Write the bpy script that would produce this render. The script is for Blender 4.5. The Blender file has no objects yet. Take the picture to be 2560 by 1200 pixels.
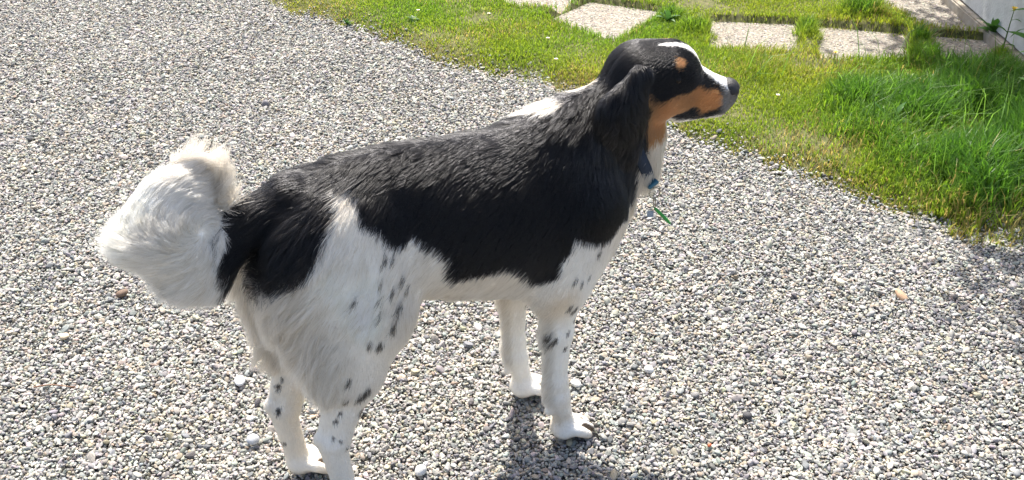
import bpy, math, random
import numpy as np
from mathutils import Vector, Matrix
from mathutils.bvhtree import BVHTree
from mathutils.kdtree import KDTree

SC = bpy.context.scene
COL = SC.collection
rng = np.random.default_rng(11)
random.seed(11)

# ---------------------------------------------------------------- camera
CAM_H, FPX, PITCH = 1.4, 2600.0, math.radians(31.5)
cam_d = bpy.data.cameras.new('camera')
cam_d.sensor_width = 36.0
cam_d.lens = FPX * 36.0 / 2560.0
cam_d.clip_start = 0.05
cam_d.clip_end = 500.0
cam = bpy.data.objects.new('camera', cam_d)
COL.objects.link(cam)
cam.location = (0, 0, CAM_H)
cam.rotation_euler = (math.pi / 2 - PITCH, 0, 0)
SC.camera = cam

# ---------------------------------------------------------------- sky and sun
SUN_EL = math.radians(59)
SHADOW = np.array([0.17, -0.985])            # direction in which shadows fall on the ground
sun_vec = Vector((-SHADOW[0] * math.cos(SUN_EL), -SHADOW[1] * math.cos(SUN_EL), math.sin(SUN_EL)))
world = bpy.data.worlds.new('World')
SC.world = world
world.use_nodes = True
nt = world.node_tree
nt.nodes.clear()
sky = nt.nodes.new('ShaderNodeTexSky')
sky.sky_type = 'NISHITA'
sky.sun_disc = False
sky.sun_elevation = SUN_EL
sky.sun_rotation = math.atan2(sun_vec.x, sun_vec.y)
sky.air_density = 1.0
sky.dust_density = 5.0
sky.ozone_density = 0.6
bg = nt.nodes.new('ShaderNodeBackground')
bg.inputs['Strength'].default_value = 0.15
wo = nt.nodes.new('ShaderNodeOutputWorld')
nt.links.new(sky.outputs[0], bg.inputs[0])
nt.links.new(bg.outputs[0], wo.inputs[0])
sun_d = bpy.data.lights.new('sun', 'SUN')
sun_d.energy = 5.0
sun_d.angle = math.radians(0.55)
sun_d.color = (1.0, 0.955, 0.87)
sun = bpy.data.objects.new('sun', sun_d)
COL.objects.link(sun)
sun.rotation_euler = sun_vec.to_track_quat('Z', 'Y').to_euler()
SC.view_settings.view_transform = 'Standard'
SC.view_settings.look = 'None'
SC.view_settings.exposure = 0.92
SC.view_settings.gamma = 1.0
SC.render.engine = 'CYCLES'
SC.cycles.max_bounces = 20
SC.cycles.diffuse_bounces = 5
SC.cycles.glossy_bounces = 12
SC.cycles.transmission_bounces = 16
SC.cycles.transparent_max_bounces = 8
SC.cycles.sample_clamp_indirect = 6.0

# ---------------------------------------------------------------- helpers
def R(x):
    return math.radians(x)

def ground_at(u, v, z=0.0):
    """the spot on the ground that a point of the picture shows (used to measure the plan)"""
    x, d = (u - 1280) / FPX, (v - 600) / FPX
    r = np.array([x, math.cos(PITCH) - d * math.sin(PITCH), -math.sin(PITCH) - d * math.cos(PITCH)])
    return np.array([0, 0, CAM_H]) + r * ((z - CAM_H) / r[2])

def tag(o, label=None, cat=None, group=None, kind=None):
    if label: o['label'] = label
    if cat: o['category'] = cat
    if group: o['group'] = group
    if kind: o['kind'] = kind
    return o

def empty(name, loc=(0, 0, 0), rz=0.0):
    o = bpy.data.objects.new(name, None)
    COL.objects.link(o)
    o.location = loc
    o.rotation_euler = (0, 0, rz)
    o.empty_display_size = 0.05
    return o

def link(name, data, mat=None, parent=None):
    o = bpy.data.objects.new(name, data)
    COL.objects.link(o)
    if mat is not None:
        data.materials.append(mat)
    if parent is not None:
        o.parent = parent
    return o

def np_mesh(name, V, Fc, smooth=True):
    """mesh from arrays; Fc is (n,3) or (n,4)"""
    V = np.asarray(V, np.float32); Fc = np.asarray(Fc, np.int32)
    me = bpy.data.meshes.new(name)
    k = Fc.shape[1]
    me.vertices.add(len(V)); me.vertices.foreach_set('co', V.ravel())
    me.loops.add(Fc.size); me.loops.foreach_set('vertex_index', Fc.ravel())
    me.polygons.add(len(Fc)); me.polygons.foreach_set('loop_start', np.arange(0, Fc.size, k, dtype=np.int32))
    me.update(calc_edges=True)
    me.validate()
    me.polygons.foreach_set('use_smooth', np.full(len(me.polygons), smooth))
    return me

def col_attr(me, name, C3, domain='POINT'):
    at = me.attributes.new(name, 'FLOAT_COLOR', domain)
    C4 = np.ones((len(C3), 4), np.float32); C4[:, :3] = C3
    at.data.foreach_set('color', C4.ravel())

def mat_new(name):
    m = bpy.data.materials.new(name)
    m.use_nodes = True
    n = m.node_tree.nodes
    return m, n, m.node_tree.links, n['Principled BSDF']

def ramp(n, stops):
    r = n.new('ShaderNodeValToRGB')
    el = r.color_ramp.elements
    while len(el) < len(stops):
        el.new(0.5)
    for e, (p, c) in zip(el, stops):
        e.position = p
        e.color = (*c, 1) if len(c) == 3 else c
    return r

def noise3(P, seed, freq, oct=3):
    """smooth noise from sums of sines, about -1..1"""
    g = np.random.default_rng(seed)
    out = np.zeros(len(P))
    for o in range(oct):
        for _ in range(4):
            k = g.normal(size=P.shape[1]); k /= np.linalg.norm(k)
            out += np.sin(P @ k * freq * (1.7 ** o) * g.uniform(.7, 1.3) + g.uniform(0, 6.28)) * (0.6 ** o)
    return out / 3.2

def tube(path, rad, seg=8, cap=True):
    """vertices and quads of a tube along a path with radius per point"""
    path = np.asarray(path, float); n = len(path)
    rad = np.broadcast_to(np.asarray(rad, float), (n,))
    T = np.gradient(path, axis=0); T /= np.linalg.norm(T, axis=1)[:, None] + 1e-9
    ref = np.array([0.31, 0.2, 0.93]); V = []
    for i in range(n):
        a = np.cross(T[i], ref); a /= np.linalg.norm(a) + 1e-9
        b = np.cross(T[i], a)
        th = np.arange(seg) * 2 * np.pi / seg
        V.append(path[i] + rad[i] * (np.cos(th)[:, None] * a + np.sin(th)[:, None] * b))
    V = np.concatenate(V); Fc = []
    for i in range(n - 1):
        for j in range(seg):
            k = (j + 1) % seg
            Fc.append((i * seg + j, i * seg + k, (i + 1) * seg + k, (i + 1) * seg + j))
    return V, np.array(Fc)
# ================================================================ the setting
EDGE = np.array([ground_at(u, v)[:2] for u, v in ((560, -60), (650, 0), (720, 40), (860, 72), (1000, 118), (1060, 160), (1180, 182), (1320, 208),
    (1400, 228), (1520, 268), (1680, 337), (1780, 372), (1900, 412), (2000, 452), (2120, 492), (2250, 540), (2400, 585), (2520, 606), (2600, 640), (2800, 740))])
EDGE = np.concatenate([[EDGE[0] + (-3.0, 2.2)], EDGE])
def edge_y(x):
    return np.interp(x, EDGE[:, 0], EDGE[:, 1]) + .022 * np.sin(x * 23) * np.sin(x * 7.3 + 1) + .012 * np.sin(x * 61 + 2)

def sm_(a, b, x):
    t = np.clip((x - a) / (b - a), 0, 1)
    return t * t * (3 - 2 * t)

SLABS = [  # corners of the stepping stones measured from the picture, one list per stone
    [(1215, -45), (1490, -38), (1405, 30), (1268, 24)],
    [(1362, 50), (1474, 0), (1676, 28), (1538, 108)],
    [(1778, 48), (1990, 56), (1998, 138), (1770, 128)],
    [(2034, 60), (2262, 80), (2278, 168), (2050, 154)],
    [(2322, 84), (2470, 96), (2510, 185), (2338, 176)],
    [(2140, -30), (2345, -20), (2446, 86), (2290, 66)],
]
SLABW = [np.array([ground_at(u, v, .012)[:2] for u, v in q]) for q in SLABS]
def poly_dist(P, poly):
    """signed distance to a convex outline (negative inside)"""
    d = np.full(len(P), -9.0)
    c = poly.mean(0)
    for a, b in zip(poly, np.roll(poly, -1, 0)):
        e = b - a; n = np.array([e[1], -e[0]]) / np.linalg.norm(e)
        if (c - a) @ n > 0: n = -n
        d = np.maximum(d, (P - a) @ n)
    return d
def slab_dist(P):
    d = np.full(len(P), 9.0)
    for q in SLABW:
        d = np.minimum(d, poly_dist(P, q))
    return d
def in_view(x, y, mg=.35):
    dep = y * math.cos(PITCH) + CAM_H * math.sin(PITCH)
    return (np.abs(x) < dep * .4923 + mg)

# ---- ground sheet
m_ground, n_, l_, b_ = mat_new('gravel_bed')
tc = n_.new('ShaderNodeTexCoord')
vo = n_.new('ShaderNodeTexVoronoi'); vo.inputs['Scale'].default_value = 140
l_.new(tc.outputs['Object'], vo.inputs['Vector'])
r1 = ramp(n_, [(0, (.07, .07, .066)), (.45, (.15, .148, .14)), (.8, (.22, .215, .20)), (1, (.32, .31, .29))])
l_.new(vo.outputs['Color'], r1.inputs[0]); l_.new(r1.outputs[0], b_.inputs['Base Color'])
bp = n_.new('ShaderNodeBump'); bp.inputs['Strength'].default_value = .8; bp.inputs['Distance'].default_value = .01; bp.invert = True
l_.new(vo.outputs['Distance'], bp.inputs['Height']); l_.new(bp.outputs[0], b_.inputs['Normal'])
b_.inputs['Roughness'].default_value = .9
gd = link('ground', np_mesh('ground', [(-60, -60, -.012), (60, -60, -.012), (60, 120, -.012), (-60, 120, -.012)], [(0, 1, 2, 3)]), m_ground)
tag(gd, kind='structure')

# ---- loose stones: points with attributes, a lumpy pebble set on each by geometry nodes
def stone_material(name, rough=.7, gain=1.0):
    m, n, l, b = mat_new(name)
    a = n.new('ShaderNodeAttribute'); a.attribute_type = 'INSTANCER'; a.attribute_name = 'stone_col'
    tc = n.new('ShaderNodeTexCoord')
    nz = n.new('ShaderNodeTexNoise'); nz.inputs['Scale'].default_value = 3.5; nz.inputs['Detail'].default_value = 4
    l.new(tc.outputs['Object'], nz.inputs['Vector'])
    mr = n.new('ShaderNodeMapRange'); mr.inputs['To Min'].default_value = .72 * gain; mr.inputs['To Max'].default_value = 1.25 * gain
    l.new(nz.outputs['Fac'], mr.inputs['Value'])
    mx = n.new('ShaderNodeMix'); mx.data_type = 'RGBA'; mx.blend_type = 'MULTIPLY'; mx.inputs['Factor'].default_value = 1
    l.new(a.outputs['Color'], mx.inputs['A']); l.new(mr.outputs[0], mx.inputs['B'])
    l.new(mx.outputs['Result'], b.inputs['Base Color'])
    b.inputs['Roughness'].default_value = rough
    b.inputs['Specular IOR Level'].default_value = .35
    return m
m_stone = stone_material('gravel_stone')
m_aggr = stone_material('aggregate_stone', .8)

def stone_nodes(name, mat, variants=7, subdiv=2):
    ng = bpy.data.node_groups.new(name, 'GeometryNodeTree')
    ng.interface.new_socket('Geometry', in_out='INPUT', socket_type='NodeSocketGeometry')
    ng.interface.new_socket('Geometry', in_out='OUTPUT', socket_type='NodeSocketGeometry')
    N, Lk = ng.nodes, ng.links
    gi = N.new('NodeGroupInput'); go = N.new('NodeGroupOutput')
    jn = N.new('GeometryNodeJoinGeometry')
    for i in range(variants):
        ic = N.new('GeometryNodeMeshIcoSphere'); ic.inputs['Radius'].default_value = .5; ic.inputs['Subdivisions'].default_value = subdiv
        sp = N.new('GeometryNodeSetPosition')
        nz = N.new('ShaderNodeTexNoise'); nz.noise_dimensions = '4D'; nz.inputs['Scale'].default_value = 1.35; nz.inputs['Detail'].default_value = 1
        nz.inputs['W'].default_value = i * 7.3 + 1
        sb = N.new('ShaderNodeVectorMath'); sb.operation = 'SUBTRACT'; sb.inputs[1].default_value = (.5, .5, .5)
        ml = N.new('ShaderNodeVectorMath'); ml.operation = 'SCALE'; ml.inputs['Scale'].default_value = .95
        Lk.new(nz.outputs['Color'], sb.inputs[0]); Lk.new(sb.outputs[0], ml.inputs[0])
        Lk.new(ic.outputs['Mesh'], sp.inputs['Geometry']); Lk.new(ml.outputs[0], sp.inputs['Offset'])
        ss = N.new('GeometryNodeSetShadeSmooth'); ss.inputs['Shade Smooth'].default_value = (i % 3 != 0)
        sm_ = N.new('GeometryNodeSetMaterial'); sm_.inputs['Material'].default_value = mat
        gt = N.new('GeometryNodeGeometryToInstance')
        Lk.new(sp.outputs[0], ss.inputs[0]); Lk.new(ss.outputs[0], sm_.inputs[0]); Lk.new(sm_.outputs[0], gt.inputs[0])
        Lk.new(gt.outputs[0], jn.inputs[0])
    ip = N.new('GeometryNodeInstanceOnPoints')
    ip.inputs['Pick Instance'].default_value = True
    def attr(nm, ty):
        a = N.new('GeometryNodeInputNamedAttribute'); a.data_type = ty; a.inputs['Name'].default_value = nm
        return a.outputs['Attribute']
    Lk.new(gi.outputs[0], ip.inputs['Points']); Lk.new(jn.outputs[0], ip.inputs['Instance'])
    Lk.new(attr('stone_id', 'INT'), ip.inputs['Instance Index'])
    Lk.new(attr('stone_rot', 'FLOAT_VECTOR'), ip.inputs['Rotation'])
    Lk.new(attr('stone_size', 'FLOAT_VECTOR'), ip.inputs['Scale'])
    Lk.new(ip.outputs[0], go.inputs[0])
    return ng
NG_GRAVEL = stone_nodes('gravel_stones', m_stone)
NG_AGGR = stone_nodes('aggregate_stones', m_aggr, 5, 1)

PAL = np.array([(.365, .362, .345), (.285, .288, .285), (.225, .233, .245), (.41, .375, .31), (.56, .55, .515), (.135, .138, .145), (.30, .26, .21), (.46, .452, .425), (.31, .315, .305)])
PALW = np.array([.19, .19, .14, .13, .07, .07, .05, .09, .07]); PALW = PALW / PALW.sum()
def stones(name, P, size, flat, ng, pal=PAL, palw=PALW, parent=None, tilt=.45):
    n = len(P)
    me = bpy.data.meshes.new(name)
    me.vertices.add(n); me.vertices.foreach_set('co', P.astype(np.float32).ravel())
    S = np.stack([size * rng.uniform(.9, 1.35, n), size * rng.uniform(.7, 1.0, n), size * flat * rng.uniform(.75, 1.25, n)], 1)
    Ro = np.stack([rng.normal(0, tilt, n), rng.normal(0, tilt, n), rng.uniform(0, 6.283, n)], 1)
    me.attributes.new('stone_size', 'FLOAT_VECTOR', 'POINT').data.foreach_set('vector', S.astype(np.float32).ravel())
    me.attributes.new('stone_rot', 'FLOAT_VECTOR', 'POINT').data.foreach_set('vector', Ro.astype(np.float32).ravel())
    me.attributes.new('stone_id', 'INT', 'POINT').data.foreach_set('value', rng.integers(0, 7, n).astype(np.int32))
    C = np.array([.88, .868, .84]) * pal[rng.choice(len(pal), n, p=palw)] * rng.uniform(.78, 1.22, n)[:, None]
    C = C * (1 + .04 * rng.normal(size=(n, 3)))
    col_attr(me, 'stone_col', np.clip(C, .02, .8))
    me.update()
    o = link(name, me, None, parent)
    md = o.modifiers.new('stones', 'NODES'); md.node_group = ng
    return o

cell = .0051
gx, gy = np.meshgrid(np.arange(-3.2, 2.6, cell), np.arange(.75, 5.2, cell))
gx, gy = gx.ravel(), gy.ravel()
gx = gx + rng.uniform(-.6, .6, len(gx)) * cell; gy = gy + rng.uniform(-.6, .6, len(gy)) * cell
lim = edge_y(gx) + .09 * rng.random(len(gx)) ** 1.3 + .16 * rng.random(len(gx)) ** 22
k = in_view(gx, gy, .75) & (gy < lim) & (gy < 5.1)
gx, gy = gx[k], gy[k]
gs = np.exp(rng.normal(math.log(.0065), .32, len(gx))); gs = np.clip(gs, .0035, .022)
P2 = np.stack([gx, gy], 1)
gz = -.006 + .0028 * rng.normal(size=len(gx)) + .0045 * noise3(P2, 71, 9, 3) + .002 * noise3(P2, 72, 2.6, 2) + np.clip(gs - .009, 0, 1) * .35
gz = np.minimum(gz, .004)
for (uu, vv, rr, dd) in ((595, 1112, .055, .005), (480, 885, .05, .004), (1345, 1040, .05, .004), (820, 1060, .04, .004), (1950, 965, .045, .004), (530, 800, .04, .004)):
    c_ = ground_at(uu, vv)[:2]; gz = gz - dd * np.exp(-((P2 - c_) ** 2).sum(1) / rr ** 2)      # scuffed hollows
st_ = gy > edge_y(gx)
gz = np.where(st_, np.maximum(gz, -.012 + .042 * sm_(0, .18, gy - edge_y(gx)) + .003), gz)
gravel = stones('gravel', np.stack([gx, gy, gz], 1), gs, .62, NG_GRAVEL)
tag(gravel, 'loose grey and beige gravel stones covering the yard', 'gravel', kind='stuff')

# ---- lawn soil: a low sheet with the stepping stones let into it
def lawn_z(P):
    d = P[:, 1] - edge_y(P[:, 0])
    z = -.012 + .042 * sm_(0, .18, d) + .006 * noise3(P, 81, 6, 2)
    sd = slab_dist(P)
    return z + (-.012 - z) * sm_(.010, -.004, sd)
st = .02
lx, ly = np.arange(-2.4, 3.4, st), np.arange(1.7, 6.2, st)
LX, LY = np.meshgrid(lx, ly, indexing='ij')
LP = np.stack([LX.ravel(), LY.ravel()], 1)
LZ = lawn_z(LP)
LZ = np.where(LP[:, 1] < edge_y(LP[:, 0]) - .02, -.03, LZ)
idx = np.arange(len(LP)).reshape(LX.shape)
LQ = np.stack([idx[:-1, :-1].ravel(), idx[1:, :-1].ravel(), idx[1:, 1:].ravel(), idx[:-1, 1:].ravel()], 1)
okq = (LP[LQ, 1] > edge_y(LP[LQ, 0]) - .045).all(1)
m_soil, n_, l_, b_ = mat_new('lawn_soil')
tc = n_.new('ShaderNodeTexCoord')
nz = n_.new('ShaderNodeTexNoise'); nz.inputs['Scale'].default_value = 40; nz.inputs['Detail'].default_value = 6
l_.new(tc.outputs['Object'], nz.inputs['Vector'])
r1 = ramp(n_, [(.3, (.045, .04, .02)), (.5, (.085, .09, .026)), (.7, (.14, .12, .06))])
l_.new(nz.outputs['Fac'], r1.inputs[0]); l_.new(r1.outputs[0], b_.inputs['Base Color']); b_.inputs['Roughness'].default_value = .95
lawn = link('lawn', np_mesh('lawn', np.column_stack([LP, LZ]), LQ[okq]), m_soil)
tag(lawn, kind='structure')

# ---- grass blades
m_grass = bpy.data.materials.new('grass_blade'); m_grass.use_nodes = True
n_ = m_grass.node_tree.nodes; l_ = m_grass.node_tree.links
b_ = n_['Principled BSDF']
at = n_.new('ShaderNodeAttribute'); at.attribute_name = 'blade'
tr = n_.new('ShaderNodeBsdfTranslucent'); mxs = n_.new('ShaderNodeMixShader'); mxs.inputs[0].default_value = .5
hs = n_.new('ShaderNodeHueSaturation'); hs.inputs['Value'].default_value = 1.5; hs.inputs['Saturation'].default_value = 1.05; hs.inputs['Hue'].default_value = .49
l_.new(at.outputs['Color'], b_.inputs['Base Color']); l_.new(at.outputs['Color'], hs.inputs['Color']); l_.new(hs.outputs[0], tr.inputs['Color'])
b_.inputs['Roughness'].default_value = .42; b_.inputs['Specular IOR Level'].default_value = .45
l_.new(b_.outputs[0], mxs.inputs[1]); l_.new(tr.outputs[0], mxs.inputs[2]); l_.new(mxs.outputs[0], n_['Material Output'].inputs['Surface'])

def blades(name, P, Z, H, wd, C, lean=.95, g=rng):
    """one mesh of bent tapering blades (three triangles each)"""
    n = len(P)
    a = g.uniform(0, 6.283, n); D = np.stack([np.cos(a), np.sin(a), np.zeros(n)], 1)
    b = a + g.normal(1.57, .5, n); S = np.stack([np.cos(b), np.sin(b), np.zeros(n)], 1) * (wd / 2)[:, None]
    R0 = np.column_stack([P, Z]); ln = g.uniform(.15, 1.0, n) * lean * H
    M = R0 + D * (ln * .38)[:, None]; M[:, 2] += H * .58
    Tt = R0 + D * ln[:, None]; Tt[:, 2] += H * (1 - .30 * (ln / H) ** 1.5)
    V = np.stack([R0 - S, R0 + S, M - S * .75, M + S * .75, Tt], 1).reshape(-1, 3)
    o = np.arange(n)[:, None] * 5
    Fc = np.concatenate([o + np.array([[0, 1, 3]]), o + np.array([[0, 3, 2]]), o + np.array([[2, 3, 4]])])
    me = np_mesh(name, V, Fc)
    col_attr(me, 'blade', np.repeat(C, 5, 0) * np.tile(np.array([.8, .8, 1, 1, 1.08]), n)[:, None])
    return me
TALL = [(2330, 300, .30, .085), (2480, 330, .34, .11), (2250, 380, .22, .06), (2500, 450, .30, .08), (2380, 210, .24, .055), (2200, 280, .2, .035), (2550, 250, .3, .10),
        (2020, 100, .06, .05), (2298, 120, .045, .075), (2150, 50, .08, .05), (2260, 68, .05, .045), (1735, 90, .07, .045), (1680, 60, .06, .045), (1850, 210, .25, .022),
        (1250, 130, .2, .012), (2420, 500, .22, .04), (2560, 520, .2, .05), (1870, 240, .2, .016)]
TALLW = [(ground_at(u, v)[:2], r, h) for u, v, r, h in TALL]
def tallness(P):
    t = np.zeros(len(P))
    for c, r, h in TALLW:
        t = np.maximum(t, h * np.exp(-(((P - c) ** 2).sum(1)) / (r * r)))
    return t
def scatter(dens, x0, x1, y0, y1):
    n = int(dens * (x1 - x0) * (y1 - y0))
    return np.stack([rng.uniform(x0, x1, n), rng.uniform(y0, y1, n)], 1)
GP = scatter(60000, -2.2, 1.75, 1.85, 5.2)
e = GP[:, 1] - edge_y(GP[:, 0])
cov = sm_(-.03, .06, e + .050 * noise3(GP, 91, 26, 3)) * (.72 + .5 * noise3(GP, 92, 14, 3))
sd = slab_dist(GP)
k = in_view(GP[:, 0], GP[:, 1], .6) & (rng.random(len(GP)) < cov) & (sd > -.014 + .020 * noise3(GP, 93, 28, 3)) & (GP[:, 0] < 1.75)
GP, e, sd = GP[k], e[k], sd[k]
tl_ = tallness(GP) * np.clip(1 + .75 * noise3(GP, 99, 15, 2), .25, 2)
Hh = (.009 + .011 * rng.random(len(GP)) + .006 * noise3(GP, 94, 8, 2)) * (.55 + .45 * sm_(0, .12, e)) + tl_ * rng.uniform(.35, 1.15, len(GP)) + .022 * sm_(.05, .0, sd) * rng.random(len(GP))
Hh = np.maximum(Hh, .006)
Y_, G_, D_, K_ = np.array([.26, .31, .034]), np.array([.14, .265, .028]), np.array([.36, .30, .10]), np.array([.075, .190, .024])
u = np.clip(.5 + .55 * noise3(GP, 95, 5, 3) + .18 * rng.normal(size=len(GP)), 0, 1)
C = Y_ + (G_ - Y_) * u[:, None]
t = np.clip(tl_ * 13 + .15 * noise3(GP, 98, 6, 2), 0, .95)[:, None]
C = C + (K_ - C) * t
dry = np.clip(.06 + .30 * noise3(GP, 96, 9, 3) + .45 * sm_(.16, .0, e) + .35 * sm_(.3, 1.2, GP[:, 0]) * sm_(.40, .1, e), 0, .75) * (1 - t[:, 0])
dm = rng.random(len(GP)) < dry
C[dm] = (D_ * rng.uniform(.7, 1.25, (dm.sum(), 1)))
C = C * rng.uniform(.75, 1.25, len(GP))[:, None]
wd = np.where(tl_ > .03, .0040, .0027) * rng.uniform(.7, 1.3, len(GP))
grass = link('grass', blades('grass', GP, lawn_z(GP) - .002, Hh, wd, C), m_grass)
tag(grass, 'green and yellowish grass of the mown lawn', 'grass', kind='stuff')

LG = scatter(900, .75, 1.74, 2.2, 3.6)
LG = LG[(rng.random(len(LG)) < np.clip(tallness(LG) * 9, 0, 1)) & (LG[:, 1] > edge_y(LG[:, 0]) + .2) & (slab_dist(LG) > .01)]
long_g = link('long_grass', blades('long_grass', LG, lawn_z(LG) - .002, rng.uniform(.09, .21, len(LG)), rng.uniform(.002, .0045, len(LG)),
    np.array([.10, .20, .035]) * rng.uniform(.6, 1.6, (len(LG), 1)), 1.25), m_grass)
tag(long_g, 'long arching blades of uncut grass near the house wall', 'grass', kind='stuff')

# ---- stepping stones of exposed aggregate
m_slab, n_, l_, b_ = mat_new('slab_mortar')
tc = n_.new('ShaderNodeTexCoord')
nz = n_.new('ShaderNodeTexNoise'); nz.inputs['Scale'].default_value = 60; nz.inputs['Detail'].default_value = 5
l_.new(tc.outputs['Object'], nz.inputs['Vector'])
r1 = ramp(n_, [(.3, (.17, .15, .125)), (.7, (.29, .265, .225))])
l_.new(nz.outputs['Fac'], r1.inputs[0]); l_.new(r1.outputs[0], b_.inputs['Base Color']); b_.inputs['Roughness'].default_value = .9
pth = link('path', np_mesh('path', [(.2, 3.2, -.02), (1.74, 3.2, -.02), (1.74, 4.7, -.02), (.2, 4.7, -.02)], [(0, 1, 2, 3)]), m_soil)
tag(pth, kind='structure')
APAL = 1.08 * np.array([(.33, .30, .26), (.40, .365, .32), (.26, .24, .215), (.20, .19, .18), (.50, .465, .42), (.30, .255, .205)])
AW = np.array([.26, .22, .2, .12, .08, .12])
for q in SLABW:
    c = q.mean(0); q2 = c + (q - c) * .985
    top = np.column_stack([q2, np.full(4, .004)]); sh_ = np.column_stack([q, np.full(4, -.002)]); bot = np.column_stack([q, np.full(4, -.035)])
    V = np.concatenate([bot, sh_, top])
    Fc = [(8, 9, 10, 11)] + [(i + o_, (i + 1) % 4 + o_, (i + 1) % 4 + 4 + o_, i + 4 + o_) for o_ in (0, 4) for i in range(4)]
    sl = link('paving_slab', np_mesh('paving_slab', V, Fc, False), m_slab, pth)
    lo2, hi2 = q.min(0), q.max(0)
    A = scatter(17000, lo2[0], hi2[0], lo2[1], hi2[1])
    A = A[poly_dist(A, q2) < -.004]
    ag = stones('aggregate', np.column_stack([A, np.full(len(A), .0035)]), rng.uniform(.006, .012, len(A)), .5, NG_AGGR, APAL, AW, sl, .2)
    ag['kind'] = 'stuff'
# ================================================================ the dog
DOG_A = R(25.4)
DOG_O = np.array([0.068, 1.612, 0.0])
dog = empty('dog', tuple(DOG_O), DOG_A)        # local axes: x forward, y to the dog's left (away from the path side), z up
tag(dog, 'long-haired black and white dog with tan cheeks standing on the grey gravel', 'dog')

HEAD_P = np.array([0.175, 0.0, 0.70]); HEAD_Y = R(-15)
HF = np.array([math.cos(HEAD_Y), math.sin(HEAD_Y), 0]); HL = np.array([-math.sin(HEAD_Y), math.cos(HEAD_Y), 0])
ROLL = R(13)
HL0 = HL
HZ = math.cos(ROLL) * np.array([0, 0, 1.0]) - math.sin(ROLL) * HL0
HL = math.cos(ROLL) * HL0 + math.sin(ROLL) * np.array([0, 0, 1.0])
def hd(x, l, z):
    return HEAD_P + x * HF + l * HL + z * HZ
def to_head(P):
    Q = P - HEAD_P
    return np.stack([Q @ HF, Q @ HL, Q @ HZ], 1)

# primitives: (region, a, b, ra, rb, lateral scale, blend)
PR = []
def cone(reg, a, b, ra, rb, ls=1.0, k=0.03):
    PR.append((reg, np.array(a, float), np.array(b, float), ra, rb, ls, k))
def hcone(reg, a, b, ra, rb, ls=1.0, k=0.015):
    cone(reg, hd(*a), hd(*b), ra, rb, ls, k)

TORSO = np.array([   # s, top, bottom, half width
    (-.515, .560, .490, .040), (-.485, .605, .445, .070), (-.44, .638, .405, .095), (-.38, .656, .395, .106),
    (-.30, .660, .400, .106), (-.20, .652, .368, .116), (-.10, .648, .342, .124), (-.02, .654, .328, .124),
    (.04, .652, .338, .112), (.08, .638, .370, .094), (.120, .600, .420, .066), (.140, .56, .465, .040)])
def d_torso(P):
    s = P[..., 0]
    t, b, w = (np.interp(s, TORSO[:, 0], TORSO[:, i]) for i in (1, 2, 3))
    zc, h = (t + b) / 2, (t - b) / 2
    zz = (P[..., 2] - zc)
    # egg: narrower at the top of the ribs
    ww = w * (1 - 0.12 * np.clip(zz / h, -1, 1))
    q = np.sqrt((zz / h) ** 2 + (P[..., 1] / ww) ** 2 + 1e-9)
    d = (q - 1) * np.minimum(h, w)
    ex = np.maximum(np.maximum(TORSO[0, 0] - s, s - TORSO[-1, 0]), 0)
    return np.where(ex > 0, np.sqrt(np.maximum(d, 0) ** 2 + ex ** 2), d)
def d_cone(P, pr):
    _, a, b, ra, rb, ls, _ = pr
    S = np.array([1.0, 1.0 / ls, 1.0])
    A, B = a * S, b * S
    Q = P * S - A; ba = B - A
    h = np.clip((Q @ ba) / (ba @ ba + 1e-12), 0, 1)
    d = np.linalg.norm(Q - h[..., None] * ba, axis=-1) - (ra + (rb - ra) * h)
    return d * min(1.0, ls * 1.6)

# neck and chest
cone('neck', (-.01, 0, .56), (.150, 0, .657), .092, .062, .82, .05)
cone('neck', (.10, 0, .50), (.165, 0, .60), .062, .050, .85, .04)
cone('neck', (.168, -.004, .600), (.178, -.004, .545), .042, .034, .95, .03)
# head
hcone('head', (-.002, 0, .002), (.045, 0, .006), .062, .056, 1.02, .03)
hcone('head', (.045, 0, -.008), (.095, 0, -.030), .046, .036, .95, .02)
hcone('head', (.085, 0, -.031), (.154, 0, -.051), .039, .0295, .90, .015)
hcone('head', (.01, 0, -.055), (.138, 0, -.073), .034, .0185, 1.0, .015)
for q in (-1, 1):
    hcone('head', (.03, q * .038, -.028), (.06, q * .03, -.03), .030, .024, 1.0, .02)
    hcone('head', (.068, q * .028, .014), (.078, q * .021, .012), .018, .015, 1.0, .014)
    hcone('head', (.072, q * .020, -.070), (.090, q * .019, -.070), .017, .015, 1.0, .008)
    hcone('head', (.075, q * .021, -.060), (.142, q * .015, -.064), .021, .021, 1.0, .008)
    if q < 0:
        hcone('ear', (-.026, -.058, .040), (-.058, -.088, -.008), .022, .045, .38, .010)
        hcone('ear', (-.058, -.088, -.008), (-.056, -.094, -.072), .047, .038, .30, .006)
    else:        # the far ear is carried lower, flat against the neck
        hcone('ear', (.004, .050, .002), (-.010, .066, -.045), .020, .036, .42, .014)
        hcone('ear', (-.010, .066, -.045), (-.014, .070, -.105), .036, .032, .32, .012)
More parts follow.
